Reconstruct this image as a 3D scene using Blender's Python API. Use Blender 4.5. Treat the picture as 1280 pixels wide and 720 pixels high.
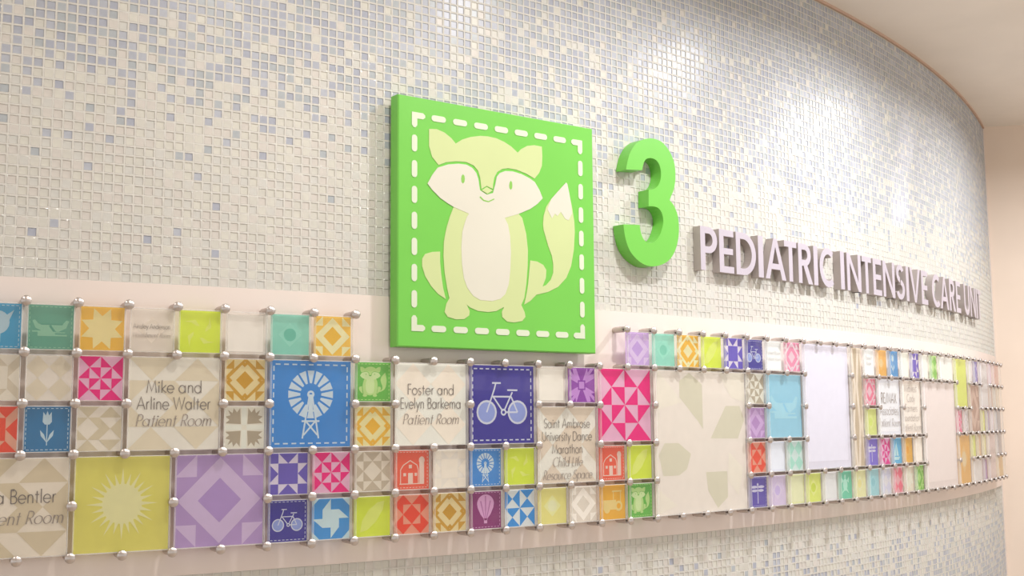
import bpy, math, random
import numpy as np
from mathutils import Vector, Matrix
random.seed(7)
for o in list(bpy.data.objects): bpy.data.objects.remove(o)
scene = bpy.context.scene
col = scene.collection
PI = math.pi
# ------------------------------------------------------------------ wall geometry (metres; U = one quilt module)
U = 0.1
RC = 79.28128            # radius to the standoff caps, in modules
DC = 24.79258            # camera distance in front of the caps
RW = RC - 0.6            # radius of the mosaic face
Z0 = 1.7456              # height of the top line of standoffs
ZCEIL = Z0 + 11.8*U
ARC_L, ARC_R = -20.0, 50.0
TH_R = ARC_R/RC

# ------------------------------------------------------------------ camera
YAW, PITCH, ROLL, FPX = 0.4672, 0.1133, -0.0077, 1485.73
fw = Vector((math.sin(YAW)*math.cos(PITCH), math.cos(YAW)*math.cos(PITCH), math.sin(PITCH)))
rt = Vector((math.cos(YAW), -math.sin(YAW), 0)); up = rt.cross(fw)
cr = rt*math.cos(ROLL)+up*math.sin(ROLL); cu = -rt*math.sin(ROLL)+up*math.cos(ROLL)
CAM = Vector((0, -(RC+DC)*U, Z0-2.45618*U))
cd = bpy.data.cameras.new('camera'); cd.sensor_width = 36; cd.lens = FPX/1280*36; cd.clip_start = 0.02; cd.clip_end = 200
co = bpy.data.objects.new('camera', cd); col.objects.link(co)
mw = Matrix((cr, cu, -fw)).transposed().to_4x4(); mw.translation = CAM
co.matrix_world = mw; scene.camera = co

# ------------------------------------------------------------------ world, lights, exposure
w = bpy.data.worlds.new('world'); scene.world = w; w.use_nodes = True
w.node_tree.nodes['Background'].inputs[0].default_value = (1.0, 0.985, 0.965, 1)
w.node_tree.nodes['Background'].inputs[1].default_value = 0.84
vs = scene.view_settings
vs.view_transform = 'Standard'; vs.look = 'None'; vs.gamma = 1; vs.use_curve_mapping = False; vs.exposure = 0.22

def cyl(arc, r, z):
    t = arc/RC
    return Vector((r*U*math.sin(t), -r*U*math.cos(t), z))
def downlight(arc, out, energy, colr, rad=0.075):
    L = bpy.data.lights.new('downlight', 'AREA'); L.shape = 'DISK'; L.size = rad*2; L.energy = energy; L.color = colr; L.spread = math.radians(164)
    o = bpy.data.objects.new('downlight', L); col.objects.link(o); o.location = cyl(arc, RW+out, ZCEIL-0.012)
    return o
WARM = (1.0, 0.955, 0.91); NEUT = (1.0, 0.98, 0.97); COOL = (0.955, 0.97, 1.0)
downlight(-5, 8.5, 4.5, WARM, .055)
downlight(8, 8.5, 8.5, WARM, .055)
downlight(17, 8.5, 13.5, NEUT, .055)
downlight(28, 8.5, 22, COOL, .055)
downlight(40, 8.5, 22, COOL, .055)

# ------------------------------------------------------------------ materials
def lin(h):
    h = h.lstrip('#'); v = [int(h[i:i+2], 16)/255 for i in (0, 2, 4)]
    return tuple(x/12.92 if x <= .04045 else ((x+.055)/1.055)**2.4 for x in v)+(1,)
MATS = {}
def mat(key, h, rough=.5, metal=0, spec=.5, var=.04, scale=40, coat=0, bump=0, bscale=300):
    if key in MATS: return MATS[key]
    m = bpy.data.materials.new(key); m.use_nodes = True; nt = m.node_tree; b = nt.nodes['Principled BSDF']
    c = lin(h)
    if var:
        tc = nt.nodes.new('ShaderNodeTexCoord'); nz = nt.nodes.new('ShaderNodeTexNoise'); nz.inputs['Scale'].default_value = scale
        nt.links.new(tc.outputs['Object'], nz.inputs['Vector'])
        rp = nt.nodes.new('ShaderNodeValToRGB')
        rp.color_ramp.elements[0].position = .3; rp.color_ramp.elements[1].position = .7
        rp.color_ramp.elements[0].color = tuple(x*(1-var) for x in c[:3])+(1,)
        rp.color_ramp.elements[1].color = tuple(min(1, x*(1+var)) for x in c[:3])+(1,)
        nt.links.new(nz.outputs['Fac'], rp.inputs['Fac']); nt.links.new(rp.outputs['Color'], b.inputs['Base Color'])
    else: b.inputs['Base Color'].default_value = c
    if bump:
        tc2 = nt.nodes.new('ShaderNodeTexCoord'); n2 = nt.nodes.new('ShaderNodeTexNoise'); n2.inputs['Scale'].default_value = bscale
        bp = nt.nodes.new('ShaderNodeBump'); bp.inputs['Strength'].default_value = bump; bp.inputs['Distance'].default_value = .002
        nt.links.new(tc2.outputs['Object'], n2.inputs['Vector']); nt.links.new(n2.outputs['Fac'], bp.inputs['Height']); nt.links.new(bp.outputs['Normal'], b.inputs['Normal'])
    b.inputs['Roughness'].default_value = rough; b.inputs['Metallic'].default_value = metal
    b.inputs['Specular IOR Level'].default_value = spec
    if coat: b.inputs['Coat Weight'].default_value = coat; b.inputs['Coat Roughness'].default_value = .05
    MATS[key] = m; return m
def brighter(h, k=1.22):
    v = [min(.93, x*k) for x in lin(h)[:3]]
    return '#'+''.join('%02x' % round(255*(x*12.92 if x <= .0031308 else 1.055*x**(1/2.4)-.055)) for x in v)
def pm(h):                     # print ink
    h = brighter(h)
    m = mat('ink_'+h.lstrip('#'), h, rough=.45, var=.02, scale=60, spec=.3)
    if 'translucent' not in m:
        m['translucent'] = 1; nt = m.node_tree; b = nt.nodes['Principled BSDF']; b.inputs['Alpha'].default_value = .9
        tr = nt.nodes.new('ShaderNodeBsdfTranslucent'); mx = nt.nodes.new('ShaderNodeMixShader'); mx.inputs[0].default_value = .22
        nt.links.new(b.inputs['Base Color'].links[0].from_socket, tr.inputs[0])
        nt.links.new(b.outputs[0], mx.inputs[1]); nt.links.new(tr.outputs[0], mx.inputs[2]); nt.links.new(mx.outputs[0], nt.nodes['Material Output'].inputs[0])
    return m
def frost(h, a):               # translucent frosted film
    k = 'film_%s_%d' % (h.lstrip('#'), int(a*100))
    if k in MATS: return MATS[k]
    m = mat(k, brighter(h, 1.18), rough=.5, var=.02); nt = m.node_tree; b = nt.nodes['Principled BSDF']; b.inputs['Alpha'].default_value = a
    return m
M_SUB = mat('wall_render', '#cfc6ba', rough=.9, var=.04, scale=30, bump=.1)
M_GROUT = mat('grout', '#d9d7d0', rough=.75, var=.05, scale=60, bump=.1, bscale=900)
TILES_C = [mat('tile_cream_%d' % i, h, rough=.34, var=.03, scale=90, spec=.3) for i, h in enumerate(('#d0cec5', '#cfcec8', '#d4d2c8', '#d2cdc6'))]
TILES_B = [mat('tile_blue_%d' % i, h, rough=.30, var=.04, scale=90, spec=.35) for i, h in enumerate(('#b0b4be', '#acb0bc', '#b7bbc4', '#b1b7bb'))]
M_RIM = mat('tile_glass_rim', '#d6d2cb', rough=.09, var=.02, scale=90, spec=1.0)
M_BOARD = mat('board_cream', '#eaddd5', rough=.42, var=.015, scale=6)
M_CEIL = mat('ceiling_paint', '#efe8df', rough=.9, var=.02, scale=5, bump=.05)
M_WALL = mat('wall_paint', '#ead9c9', rough=.85, var=.02, scale=5, bump=.05)
M_FLOOR = mat('floor_vinyl', '#c9b8a6', rough=.35, var=.05, scale=3)
M_TRIM = mat('trim_peach', '#cdb09c', rough=.6, var=.02)
M_STEEL = mat('brushed_steel', '#c4bab5', rough=.38, metal=.85, var=.05, scale=200)
M_STEELC = mat('cap_steel', '#cac2be', rough=.33, metal=.85, var=.04, scale=200)
M_ROD = mat('rod_steel', '#6d625c', rough=.4, metal=.8, var=.03)
M_GREEN = mat('sign_green', '#72c44c', rough=.38, var=.015, scale=8)
M_FOXA = mat('sign_pale_green', '#c6d297', rough=.42, var=.015, scale=8)
M_FOXB = mat('sign_off_white', '#d5d2c3', rough=.42, var=.015, scale=8)
M_FOXG = mat('sign_leaf_green', '#86bf55', rough=.42, var=.015, scale=8)
M_STITCH = mat('sign_stitch', '#d4dcc4', rough=.42, var=.015, scale=8)
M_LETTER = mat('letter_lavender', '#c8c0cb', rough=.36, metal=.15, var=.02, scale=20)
M_RETURN_SHADED = mat('letter_return_shaded', '#aaa09c', rough=.4, metal=.15, var=.02, scale=20)  # grey metal letter sides, with their shade painted into the colour
M_TEXT = mat('text_grey', '#7d726b', rough=.5, var=.02)
M_TEXT3 = mat('text_pale_grey', '#b4aba8', rough=.5, var=.02)
M_TEXT2 = mat('text_soft_grey', '#9b8d84', rough=.5, var=.02)
def acrylic():
    m = bpy.data.materials.new('clear_acrylic'); m.use_nodes = True; nt = m.node_tree; nt.nodes.clear()
    out = nt.nodes.new('ShaderNodeOutputMaterial'); tr = nt.nodes.new('ShaderNodeBsdfTransparent'); gl = nt.nodes.new('ShaderNodeBsdfGlossy')
    tr.inputs[0].default_value = (.975, .98, .975, 1); gl.inputs['Roughness'].default_value = .06
    fr = nt.nodes.new('ShaderNodeFresnel'); fr.inputs[0].default_value = 1.45
    nz = nt.nodes.new('ShaderNodeTexNoise'); nz.inputs['Scale'].default_value = 3
    tc = nt.nodes.new('ShaderNodeTexCoord'); nt.links.new(tc.outputs['Object'], nz.inputs['Vector'])
    ma = nt.nodes.new('ShaderNodeMath'); ma.operation = 'MULTIPLY_ADD'; ma.inputs[1].default_value = .02; ma.inputs[2].default_value = .05
    nt.links.new(nz.outputs['Fac'], ma.inputs[0]); nt.links.new(ma.outputs[0], gl.inputs['Roughness'])
    ge = nt.nodes.new('ShaderNodeNewGeometry'); inv = nt.nodes.new('ShaderNodeMath'); inv.operation = 'SUBTRACT'; inv.inputs[0].default_value = 1; nt.links.new(ge.outputs['Backfacing'], inv.inputs[1])
    mu = nt.nodes.new('ShaderNodeMath'); mu.operation = 'MULTIPLY'; nt.links.new(inv.outputs[0], mu.inputs[0]); nt.links.new(fr.outputs[0], mu.inputs[1])
    mx = nt.nodes.new('ShaderNodeMixShader'); nt.links.new(mu.outputs[0], mx.inputs[0]); nt.links.new(tr.outputs[0], mx.inputs[1]); nt.links.new(gl.outputs[0], mx.inputs[2])
    nt.links.new(mx.outputs[0], out.inputs[0]); MATS['clear_acrylic'] = m; return m
M_ACR = acrylic()
def edge_mat():
    m = bpy.data.materials.new('acrylic_edge'); m.use_nodes = True; nt = m.node_tree; b = nt.nodes['Principled BSDF']
    tc = nt.nodes.new('ShaderNodeTexCoord'); nz = nt.nodes.new('ShaderNodeTexNoise'); nz.inputs['Scale'].default_value = 30; nt.links.new(tc.outputs['Object'], nz.inputs['Vector'])
    rp = nt.nodes.new('ShaderNodeValToRGB'); rp.color_ramp.elements[0].color = (.80, .80, .77, 1); rp.color_ramp.elements[1].color = (.90, .90, .88, 1)
    nt.links.new(nz.outputs['Fac'], rp.inputs[0]); nt.links.new(rp.outputs[0], b.inputs['Base Color'])
    b.inputs['Roughness'].default_value = .2; b.inputs['Alpha'].default_value = .38; return m
M_EDGE = edge_mat()

# ------------------------------------------------------------------ mesh helpers
def mk(name, verts, faces, mats, parent=None, fm=None, smooth=None):
    me = bpy.data.meshes.new(name); me.from_pydata([tuple(v) for v in verts], [], faces)
    for m in (mats if isinstance(mats, (list, tuple)) else [mats]): me.materials.append(m)
    if fm: me.polygons.foreach_set('material_index', fm)
    if smooth is True: me.polygons.foreach_set('use_smooth', [True]*len(me.polygons))
    elif smooth: me.polygons.foreach_set('use_smooth', smooth)
    me.update()
    o = bpy.data.objects.new(name, me); col.objects.link(o)
    if parent: o.parent = parent
    return o
def link(name, me, parent=None):
    o = bpy.data.objects.new(name, me); col.objects.link(o)
    if parent: o.parent = parent
    return o
def tag(o, label, cat, group=None):
    o['label'] = label; o['category'] = cat
    if group: o['group'] = group
    return o
def struct(o): o['kind'] = 'structure'; return o
def empty(name, loc, rz):
    o = bpy.data.objects.new(name, None); col.objects.link(o); o.location = loc; o.rotation_euler = (0, 0, rz); o.empty_display_size = .02
    return o
class B:                        # polygon collector, local frame: x right, -y out of the wall, z up
    def __init__(s): s.v = []; s.f = []; s.m = []; s.s = []
    def face(s, pts, m=0, sm=False):
        n = len(s.v); s.v += [tuple(p) for p in pts]; s.f.append(tuple(range(n, n+len(pts)))); s.m.append(m); s.s.append(sm)
    def prism(s, poly, y0, y1, m=0, caps=True, back=True):
        """poly: CCW (x,z) seen from the front; y0 back, y1 front (y1<y0)"""
        A = sum(poly[i][0]*poly[(i+1) % len(poly)][1]-poly[(i+1) % len(poly)][0]*poly[i][1] for i in range(len(poly)))
        if A < 0: poly = poly[::-1]
        n = len(s.v); k = len(poly)
        s.v += [(x, y1, z) for x, z in poly]+[(x, y0, z) for x, z in poly]
        s.f.append(tuple(range(n, n+k))); s.m.append(m); s.s.append(False)
        if back: s.f.append(tuple(range(n+2*k-1, n+k-1, -1))); s.m.append(m); s.s.append(False)
        for i in range(k):
            j = (i+1) % k
            s.f.append((n+i, n+k+i, n+k+j, n+j)); s.m.append(m); s.s.append(False)
    def box(s, x0, x1, y0, y1, z0, z1, m=0):
        s.prism([(x0, z0), (x1, z0), (x1, z1), (x0, z1)], max(y0, y1), min(y0, y1), m)
    def obj(s, name, mats, parent=None): return mk(name, s.v, s.f, mats, parent, s.m, s.s)

# ------------------------------------------------------------------ the room shell
def curved_slab(name, arc0, arc1, r0, r1, z0, z1, m, n=160):
    v = []; f = []
    for i in range(n+1):
        a = arc0+(arc1-arc0)*i/n
        v += [cyl(a, r1, z0), cyl(a, r1, z1), cyl(a, r0, z1), cyl(a, r0, z0)]
    for i in range(n):
        p = 4*i; q = p+4
        for k in range(4):
            f.append((p+k, q+k, q+(k+1) % 4, p+(k+1) % 4))
    f += [(0, 1, 2, 3), (4*n+3, 4*n+2, 4*n+1, 4*n)]
    return mk(name, v, f, m)
GROUT_D = 0.024                 # modules below the tile rims
wall = struct(curved_slab('wall_front', ARC_L, ARC_R+.02, RW-1.6, RW-GROUT_D, 0, ZCEIL, M_SUB, 240))
corner = cyl(ARC_R, RW, 0)
wd = Vector((0.775, -0.632, 0)); wn = Vector((wd.y, -wd.x, 0))    # wn points into the room
if wn.dot(CAM-corner) < 0: wn = -wn
def slab(name, a, b, th, z0, z1, m, n):
    q = [a, b, b-n*th, a-n*th]
    v = [(p.x, p.y, z0) for p in q]+[(p.x, p.y, z1) for p in q]
    return struct(mk(name, v, [(3, 2, 1, 0), (4, 5, 6, 7), (0, 1, 5, 4), (1, 2, 6, 5), (2, 3, 7, 6), (3, 0, 4, 7)], m))
slab('wall_right', corner-wd*.3, corner+wd*2.6, .12, 0, ZCEIL, M_WALL, wn)
def plate(name, z0, z1, m):
    x0, x1, y0, y1 = -4.5, 9.5, -13.5, -3.2
    v = [(x0, y0, z0), (x1, y0, z0), (x1, y1, z0), (x0, y1, z0), (x0, y0, z1), (x1, y0, z1), (x1, y1, z1), (x0, y1, z1)]
    return struct(mk(name, v, [(3, 2, 1, 0), (4, 5, 6, 7), (0, 1, 5, 4), (1, 2, 6, 5), (2, 3, 7, 6), (3, 0, 4, 7)], m))
plate('ceiling', ZCEIL, ZCEIL+.06, M_CEIL)
plate('floor', -.05, 0, M_FLOOR)
struct(curved_slab('trim_1', ARC_L, ARC_R-.05, RW-.02, RW+.06, ZCEIL-.009, ZCEIL, M_TRIM))
struct(curved_slab('baseboard_front', ARC_L, ARC_R-.05, RW+.005, RW+.12, 0, .1, M_TRIM))
struct(curved_slab('trim_2', ARC_R-.14, ARC_R, RW-.02, RW+.03, .1, ZCEIL-.01, M_BOARD, 2))
board = curved_slab('backing_board', ARC_L+1, ARC_R-.6, RW+.004, RW+.045, Z0-5.53*U, Z0+.51*U, M_BOARD, 200)
tag(board, 'long cream backing board curving along the mosaic wall behind the acrylic squares', 'board')

# ------------------------------------------------------------------ mosaic tiles
PITCH_T = 0.2065
def tile_template(flush):
    h = PITCH_T*U*.5
    a, b, c, d = h*.885, h*.825, h*.785, h*.765         # outer foot, rim top, rim inner, recessed face
    da = .0006; dd = .0001 if flush else .0013
    rings = [(a, da), (b, 0), (c, 0.00003), (d, dd)]
    v = []
    for s, y in rings: v += [(-s, y, -s), (s, y, -s), (s, y, s), (-s, y, s)]
    f = []; sm = []
    for k in range(3):
        for i in range(4):
            j = (i+1) % 4
            f.append((4*k+i, 4*k+j, 4*k+4+j, 4*k+4+i)); sm.append(k < 2)
    f.append((12, 13, 14, 15)); sm.append(False)
    return np.array(v), f, sm
TT = [tile_template(False), tile_template(True)]
def pblue(z):
    return float(np.interp(z, [-9.5, -9, -8.2, -7.4, -6.8, -6.4, -6.1, -5.9, .5, 1.2, 2, 3, 3.6, 4.2, 4.7, 5.2, 6, 7, 8, 10, 12], [.85, .8, .60, .40, .24, .13, .05, 0, 0, .004, .015, .04, .075, .15, .36, .56, .74, .86, .91, .95, .97]))
cells = []
zr = [.51+.002+PITCH_T*(i+.5) for i in range(int((11.72-.51)/PITCH_T))]
zr += [-5.53-PITCH_T*(i+.5) for i in range(53)]
ncol = int((ARC_R-ARC_L)/PITCH_T)
for ci in range(ncol):
    arc = ARC_R-PITCH_T*(ci+.5)*RC/RW
    if arc < ARC_L+.2: break
    for z in zr:
        if Z0+z*U < .12: continue
        blue = random.random() < pblue(z+random.uniform(-.25, .25))
        flush = random.random() < .22
        cells.append((arc, z, blue, flush, random.randrange(4)))
def project(P):
    d = P-CAM; zz = d.dot(fw)
    return 640+FPX*d.dot(cr)/zz, 360-FPX*d.dot(cu)/zz
def seen_area(arc, z):
    q = [project(cyl(arc+sx*PITCH_T/2, RW, Z0+(z+sz*PITCH_T/2)*U)) for sx, sz in ((-1, -1), (1, -1), (1, 1), (-1, 1))]
    if any(not (0 <= x <= 1280 and 0 <= y <= 720) for x, y in q): return 0
    return abs(sum(q[i][0]*q[(i+1) % 4][1]-q[(i+1) % 4][0]*q[i][1] for i in range(4)))/2
areas = [seen_area(c[0], c[1]) if c[0] < 8 else 0 for c in cells]
order = sorted(range(len(cells)), key=lambda i: -areas[i])
big = set(order[:300])
tile_me = {}
for blue in (0, 1):
    for fl in (0, 1):
        for k in range(4):
            v, f, sm = TT[fl]
            me = bpy.data.meshes.new('mosaic_tile'); me.from_pydata([tuple(p) for p in v], [], f); me.polygons.foreach_set('use_smooth', sm)
            me.materials.append((TILES_B if blue else TILES_C)[k]); me.materials.append(M_RIM); me.polygons.foreach_set('material_index', [1 if x else 0 for x in sm]); me.update(); tile_me[(blue, fl, k)] = me
for i in sorted(big):
    arc, z, b, fl, k = cells[i]
    o = link('mosaic_tile', tile_me[(int(b), int(fl), k)], wall); o.location = cyl(arc, RW, Z0+z*U); o.rotation_euler = (random.gauss(0, .006), 0, arc/RC+random.gauss(0, .006))
rest = [c for i, c in enumerate(cells) if i not in big]
V = np.zeros((len(rest), 16, 3)); MI = np.zeros((len(rest), 13), int)
for i, (arc, z, b, fl, k) in enumerate(rest):
    v = TT[int(fl)][0].copy(); v[:, 1] += v[:, 2]*random.gauss(0, .006)+v[:, 0]*random.gauss(0, .006); t = arc/RC; c, s = math.cos(t), math.sin(t); p = cyl(arc, RW, Z0+z*U)
    V[i, :, 0] = v[:, 0]*c-v[:, 1]*s+p.x; V[i, :, 1] = v[:, 0]*s+v[:, 1]*c+p.y; V[i, :, 2] = v[:, 2]+p.z
    MI[i] = k+(4 if b else 0); MI[i, :8] = 8
me = bpy.data.meshes.new('mosaic_tile_field'); nT = len(rest)
F = np.array(TT[0][1]); F = (F[None]+(np.arange(nT)*16)[:, None, None]).reshape(-1)
me.vertices.add(nT*16); me.vertices.foreach_set('co', V.reshape(-1))
me.loops.add(len(F)); me.loops.foreach_set('vertex_index', F.astype(np.int32))
me.polygons.add(nT*13); me.polygons.foreach_set('loop_start', np.arange(0, nT*52, 4, dtype=np.int32)); me.polygons.foreach_set('loop_total', np.full(nT*13, 4, dtype=np.int32))
for m in TILES_C+TILES_B+[M_RIM]: me.materials.append(m)
me.polygons.foreach_set('material_index', MI.reshape(-1).astype(np.int32)); me.polygons.foreach_set('use_smooth', np.tile(np.array(TT[0][2]), nT))
me.update(); me.validate()
o = link('mosaic_tile_field', me, wall); o['kind'] = 'stuff'
# grout collars between the tiles
nC = len(cells); hp = PITCH_T*U*.5; gi = hp*.89; GO = [(-hp, -hp), (hp, -hp), (hp, hp), (-hp, hp)]
gv = np.array([(x*1.004, .00032, z) for x, z in GO]+[(x/hp*gi, .00030, z/hp*gi) for x, z in GO]+[(x/hp*gi, .0022, z/hp*gi) for x, z in GO])
gf = np.array([(i, (i+1) % 4, 4+(i+1) % 4, 4+i) for i in range(4)])
V = np.zeros((nC, 8, 3)); gv = gv[:8]
for i, (arc_, z, b_, fl, k) in enumerate(cells):
    t = arc_/RC; c, s = math.cos(t), math.sin(t); p = cyl(arc_, RW, Z0+z*U)
    V[i, :, 0] = gv[:, 0]*c-gv[:, 1]*s+p.x; V[i, :, 1] = gv[:, 0]*s+gv[:, 1]*c+p.y; V[i, :, 2] = gv[:, 2]+p.z
me = bpy.data.meshes.new('grout_joints'); F = (gf[None]+(np.arange(nC)*8)[:, None, None]).reshape(-1)
me.vertices.add(nC*8); me.vertices.foreach_set('co', V.reshape(-1)); me.loops.add(len(F)); me.loops.foreach_set('vertex_index', F.astype(np.int32))
me.polygons.add(nC*4); me.polygons.foreach_set('loop_start', np.arange(0, nC*16, 4, dtype=np.int32)); me.polygons.foreach_set('loop_total', np.full(nC*4, 4, dtype=np.int32))
me.materials.append(M_GROUT); me.update(); me.validate(); o = link('grout_joints', me, wall); o['kind'] = 'stuff'

# ------------------------------------------------------------------ lettering (own stroke alphabet: cap height 1)
def arc(cx, cy, rx, ry, a0, a1, n=12):
    return [(cx+rx*math.cos(math.radians(a0+(a1-a0)*i/n)), cy+ry*math.sin(math.radians(a0+(a1-a0)*i/n))) for i in range(n+1)]
XH = .62
def bowl(cx, r=.29): return arc(cx, XH/2, r, XH/2, 0, 360, 18)
GL = {
 ' ': (.34, []),
 'a': (.76, [bowl(.33), [(.62, 0), (.62, XH)]]), 'b': (.76, [bowl(.43), [(.14, 0), (.14, 1.04)]]), 'd': (.76, [bowl(.33), [(.62, 0), (.62, 1.04)]]),
 'c': (.60, [arc(.36, XH/2, .30, XH/2, 45, 315)]), 'e': (.70, [arc(.35, XH/2, .30, XH/2, -40, -360, 16)+[(.05, XH/2)]]),
 'f': (.40, [[(.2, 0), (.2, .82)]+arc(.34, .82, .14, .2, 180, 80, 6), [(.04, XH), (.36, XH)]]),
 'g': (.76, [bowl(.33), [(.62, XH), (.62, -.1)]+arc(.36, -.1, .26, .24, 0, -150, 10)]), 'h': (.64, [[(.12, 0), (.12, 1.04)], [(.12, .34)]+arc(.32, .38, .2, .24, 180, 0, 10)+[(.52, 0)]]),
 'i': (.26, [[(.13, 0), (.13, XH)], arc(.13, .84, .035, .035, 0, 360, 8)]), 'k': (.54, [[(.12, 0), (.12, 1.04)], [(.48, XH), (.14, .30), (.52, 0)]]),
 'l': (.26, [[(.13, 0), (.13, 1.04)]]), 'm': (.98, [[(.12, 0), (.12, XH)], [(.12, .36)]+arc(.30, .40, .18, .22, 180, 0, 10)+[(.48, 0)], [(.48, .36)]+arc(.66, .40, .18, .22, 180, 0, 10)+[(.84, 0)]]),
 'n': (.64, [[(.12, 0), (.12, XH)], [(.12, .36)]+arc(.32, .39, .2, .23, 180, 0, 10)+[(.52, 0)]]), 'o': (.70, [bowl(.35, .30)]),
 'p': (.76, [bowl(.43), [(.14, -.36), (.14, XH)]]), 'r': (.40, [[(.12, 0), (.12, XH)], [(.12, .36)]+arc(.32, .38, .2, .24, 180, 80, 8)]),
 's': (.48, [arc(.24, .46, .15, .15, 40, 250, 10)+arc(.23, .16, .17, .16, 80, -150, 10)]), 't': (.40, [[(.2, 0), (.2, .88)], [(.04, XH), (.36, XH)]]),
 'u': (.64, [[(.12, XH), (.12, .24)]+arc(.32, .23, .2, .23, 180, 360, 10)+[(.52, XH)]]), 'v': (.56, [[(.04, XH), (.28, 0), (.52, XH)]]), 'y': (.56, [[(.04, XH), (.30, .02)], [(.54, XH), (.14, -.36)]]),
 'w': (.8, [[(.04, XH), (.22, 0), (.4, XH), (.58, 0), (.76, XH)]]),
 'A': (.86, [[(.03, 0), (.43, 1), (.83, 0)], [(.17, .33), (.69, .33)]]), 'B': (.66, [[(.12, 0), (.12, 1), (.32, 1)]+arc(.32, .77, .23, .23, 90, -90, 10)+[(.12, .54)], [(.32, .54)]+arc(.32, .27, .28, .27, 90, -90, 10)+[(.12, 0)]]),
 'C': (.9, [arc(.53, .5, .46, .5, 48, 312, 18)]), 'D': (.88, [[(.12, 0), (.12, 1), (.34, 1)]+arc(.34, .5, .46, .5, 90, -90, 16)+[(.12, 0)]]), 'E': (.6, [[(.52, 1), (.12, 1), (.12, 0), (.52, 0)], [(.12, .53), (.5, .53)]]),
 'F': (.56, [[(.5, 1), (.12, 1), (.12, 0)], [(.12, .53), (.48, .53)]]), 'L': (.5, [[(.12, 1), (.12, 0), (.46, 0)]]), 'M': (1.0, [[(.08, 0), (.2, 1), (.5, .14), (.8, 1), (.92, 0)]]), 'N': (.88, [[(.12, 0), (.12, 1), (.76, 0), (.76, 1)]]),
 'P': (.62, [[(.12, 0), (.12, 1), (.32, 1)]+arc(.32, .74, .25, .26, 90, -90, 10)+[(.12, .48)]]), 'R': (.66, [[(.12, 0), (.12, 1), (.32, 1)]+arc(.32, .74, .25, .26, 90, -90, 10)+[(.12, .48)], [(.3, .48), (.6, 0)]]),
 'S': (.66, [arc(.33, .75, .22, .25, 35, 250, 12)+arc(.33, .27, .26, .27, 75, -155, 12)]), 'U': (.8, [[(.12, 1), (.12, .3)]+arc(.4, .3, .28, .3, 180, 360, 12)+[(.68, 1)]]), 'W': (1.2, [[(.04, 1), (.32, 0), (.6, 1), (.88, 0), (1.16, 1)]]),
 'H': (.84, [[(.12, 0), (.12, 1)], [(.72, 0), (.72, 1)], [(.12, .53), (.72, .53)]]), 'X': (.74, [[(.05, 0), (.69, 1)], [(.05, 1), (.69, 0)]]), 'I': (.26, [[(.13, 0), (.13, 1)]]), '/': (.5, [[(.05, -.1), (.45, 1.05)]]),
}
def ribbon(b, pts, wfun, y, m=0):
    n = len(pts)
    if n < 2: return
    closed = (abs(pts[0][0]-pts[-1][0])+abs(pts[0][1]-pts[-1][1])) < 1e-6
    L = []; Rr = []
    for i in range(n):
        def dirn(p, q):
            d = (q[0]-p[0], q[1]-p[1]); l = math.hypot(*d) or 1; return (d[0]/l, d[1]/l)
        d0 = dirn(pts[i-1], pts[i]) if i > 0 else (dirn(pts[-2], pts[0]) if closed else None)
        d1 = dirn(pts[i], pts[i+1]) if i < n-1 else (dirn(pts[0], pts[1]) if closed else None)
        d0 = d0 or d1; d1 = d1 or d0
        t = (d0[0]+d1[0], d0[1]+d1[1]); l = math.hypot(*t)
        if l < .35: t = d1; l = 1; k = 1
        else: k = min(2.2, 2/l)
        t = (t[0]/l, t[1]/l); nx, nz = -t[1], t[0]; wd_ = wfun(nx, nz)*.5*k
        L.append((pts[i][0]+nx*wd_, pts[i][1]+nz*wd_)); Rr.append((pts[i][0]-nx*wd_, pts[i][1]-nz*wd_))
    for i in range(n-1):
        b.face([(L[i][0], y, L[i][1]), (Rr[i][0], y, Rr[i][1]), (Rr[i+1][0], y, Rr[i+1][1]), (L[i+1][0], y, L[i+1][1])], m)
def text_width(s, size, track=.02): return sum(GL[ch][0]+track for ch in s)*size
def put_text(b, s, cx, z, size, y, italic=False, weight=.072, squeeze=1.0, left=None, m=0, right=None):
    wtot = text_width(s, size)*squeeze
    x = left if left is not None else (right-wtot if right is not None else cx-wtot/2)
    for ch in s:
        adv, strokes = GL[ch]
        for st in strokes:
            pts = [((px+(.22*pz if italic else 0))*size*squeeze+x, pz*size+z) for px, pz in st]
            if italic: wf = lambda nx, nz: size*(.03+.065*abs(nx*.86+nz*.25))
            else: wf = lambda nx, nz: size*weight
            ribbon(b, pts, wf, y, m)
            if italic and len(st) <= 12 and abs(st[0][0]-st[-1][0]) < .02 and ch in 'PRLNhilmnrtdp':      # small serifs on stems
                for e in (0, -1):
                    q = pts[e]; d = size*.07
                    ribbon(b, [(q[0]-d, q[1]), (q[0]+d, q[1])], lambda a_, b_: size*.04, y, m)
        x += (adv+.02)*size*squeeze

# ------------------------------------------------------------------ quilt blocks and pictures (unit square -.5 .. .5)
def hst(rows):
    """4 letters of half-square triangles per row; returns dark polygons"""
    n = len(rows); s = 1/n; out = []
    for r, row in enumerate(rows):
        for c, k in enumerate(row):
            x0 = -.5+c*s; x1 = x0+s; z1 = .5-r*s; z0 = z1-s
            TL, TR, BL, BR = (x0, z1), (x1, z1), (x0, z0), (x1, z0)
            p = {'a': [TL, BR, TR], 'b': [TL, BL, BR], 'c': [TL, BL, TR], 'd': [TR, BL, BR], '#': [BL, BR, TR, TL]}.get(k)
            if p: out.append(p)
    return out
Q_BROKEN = ['acbd', 'dada', 'bcbc', 'cadb']
Q_STAR = ['#ac#', 'b##d', 'c##a', '#db#']
Q_HOUR = ['bdac', 'cadb', 'acbd', 'dbca']
Q_ARGYLE = ['dbdb', 'acac', 'dbdb', 'acac']
Q_OHIO = ['acac', 'bd#d', 'ca#a', 'dbdb']
Q_CROSS = ['dacb', 'a#.c', 'd.#b', 'cbda']
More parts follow.
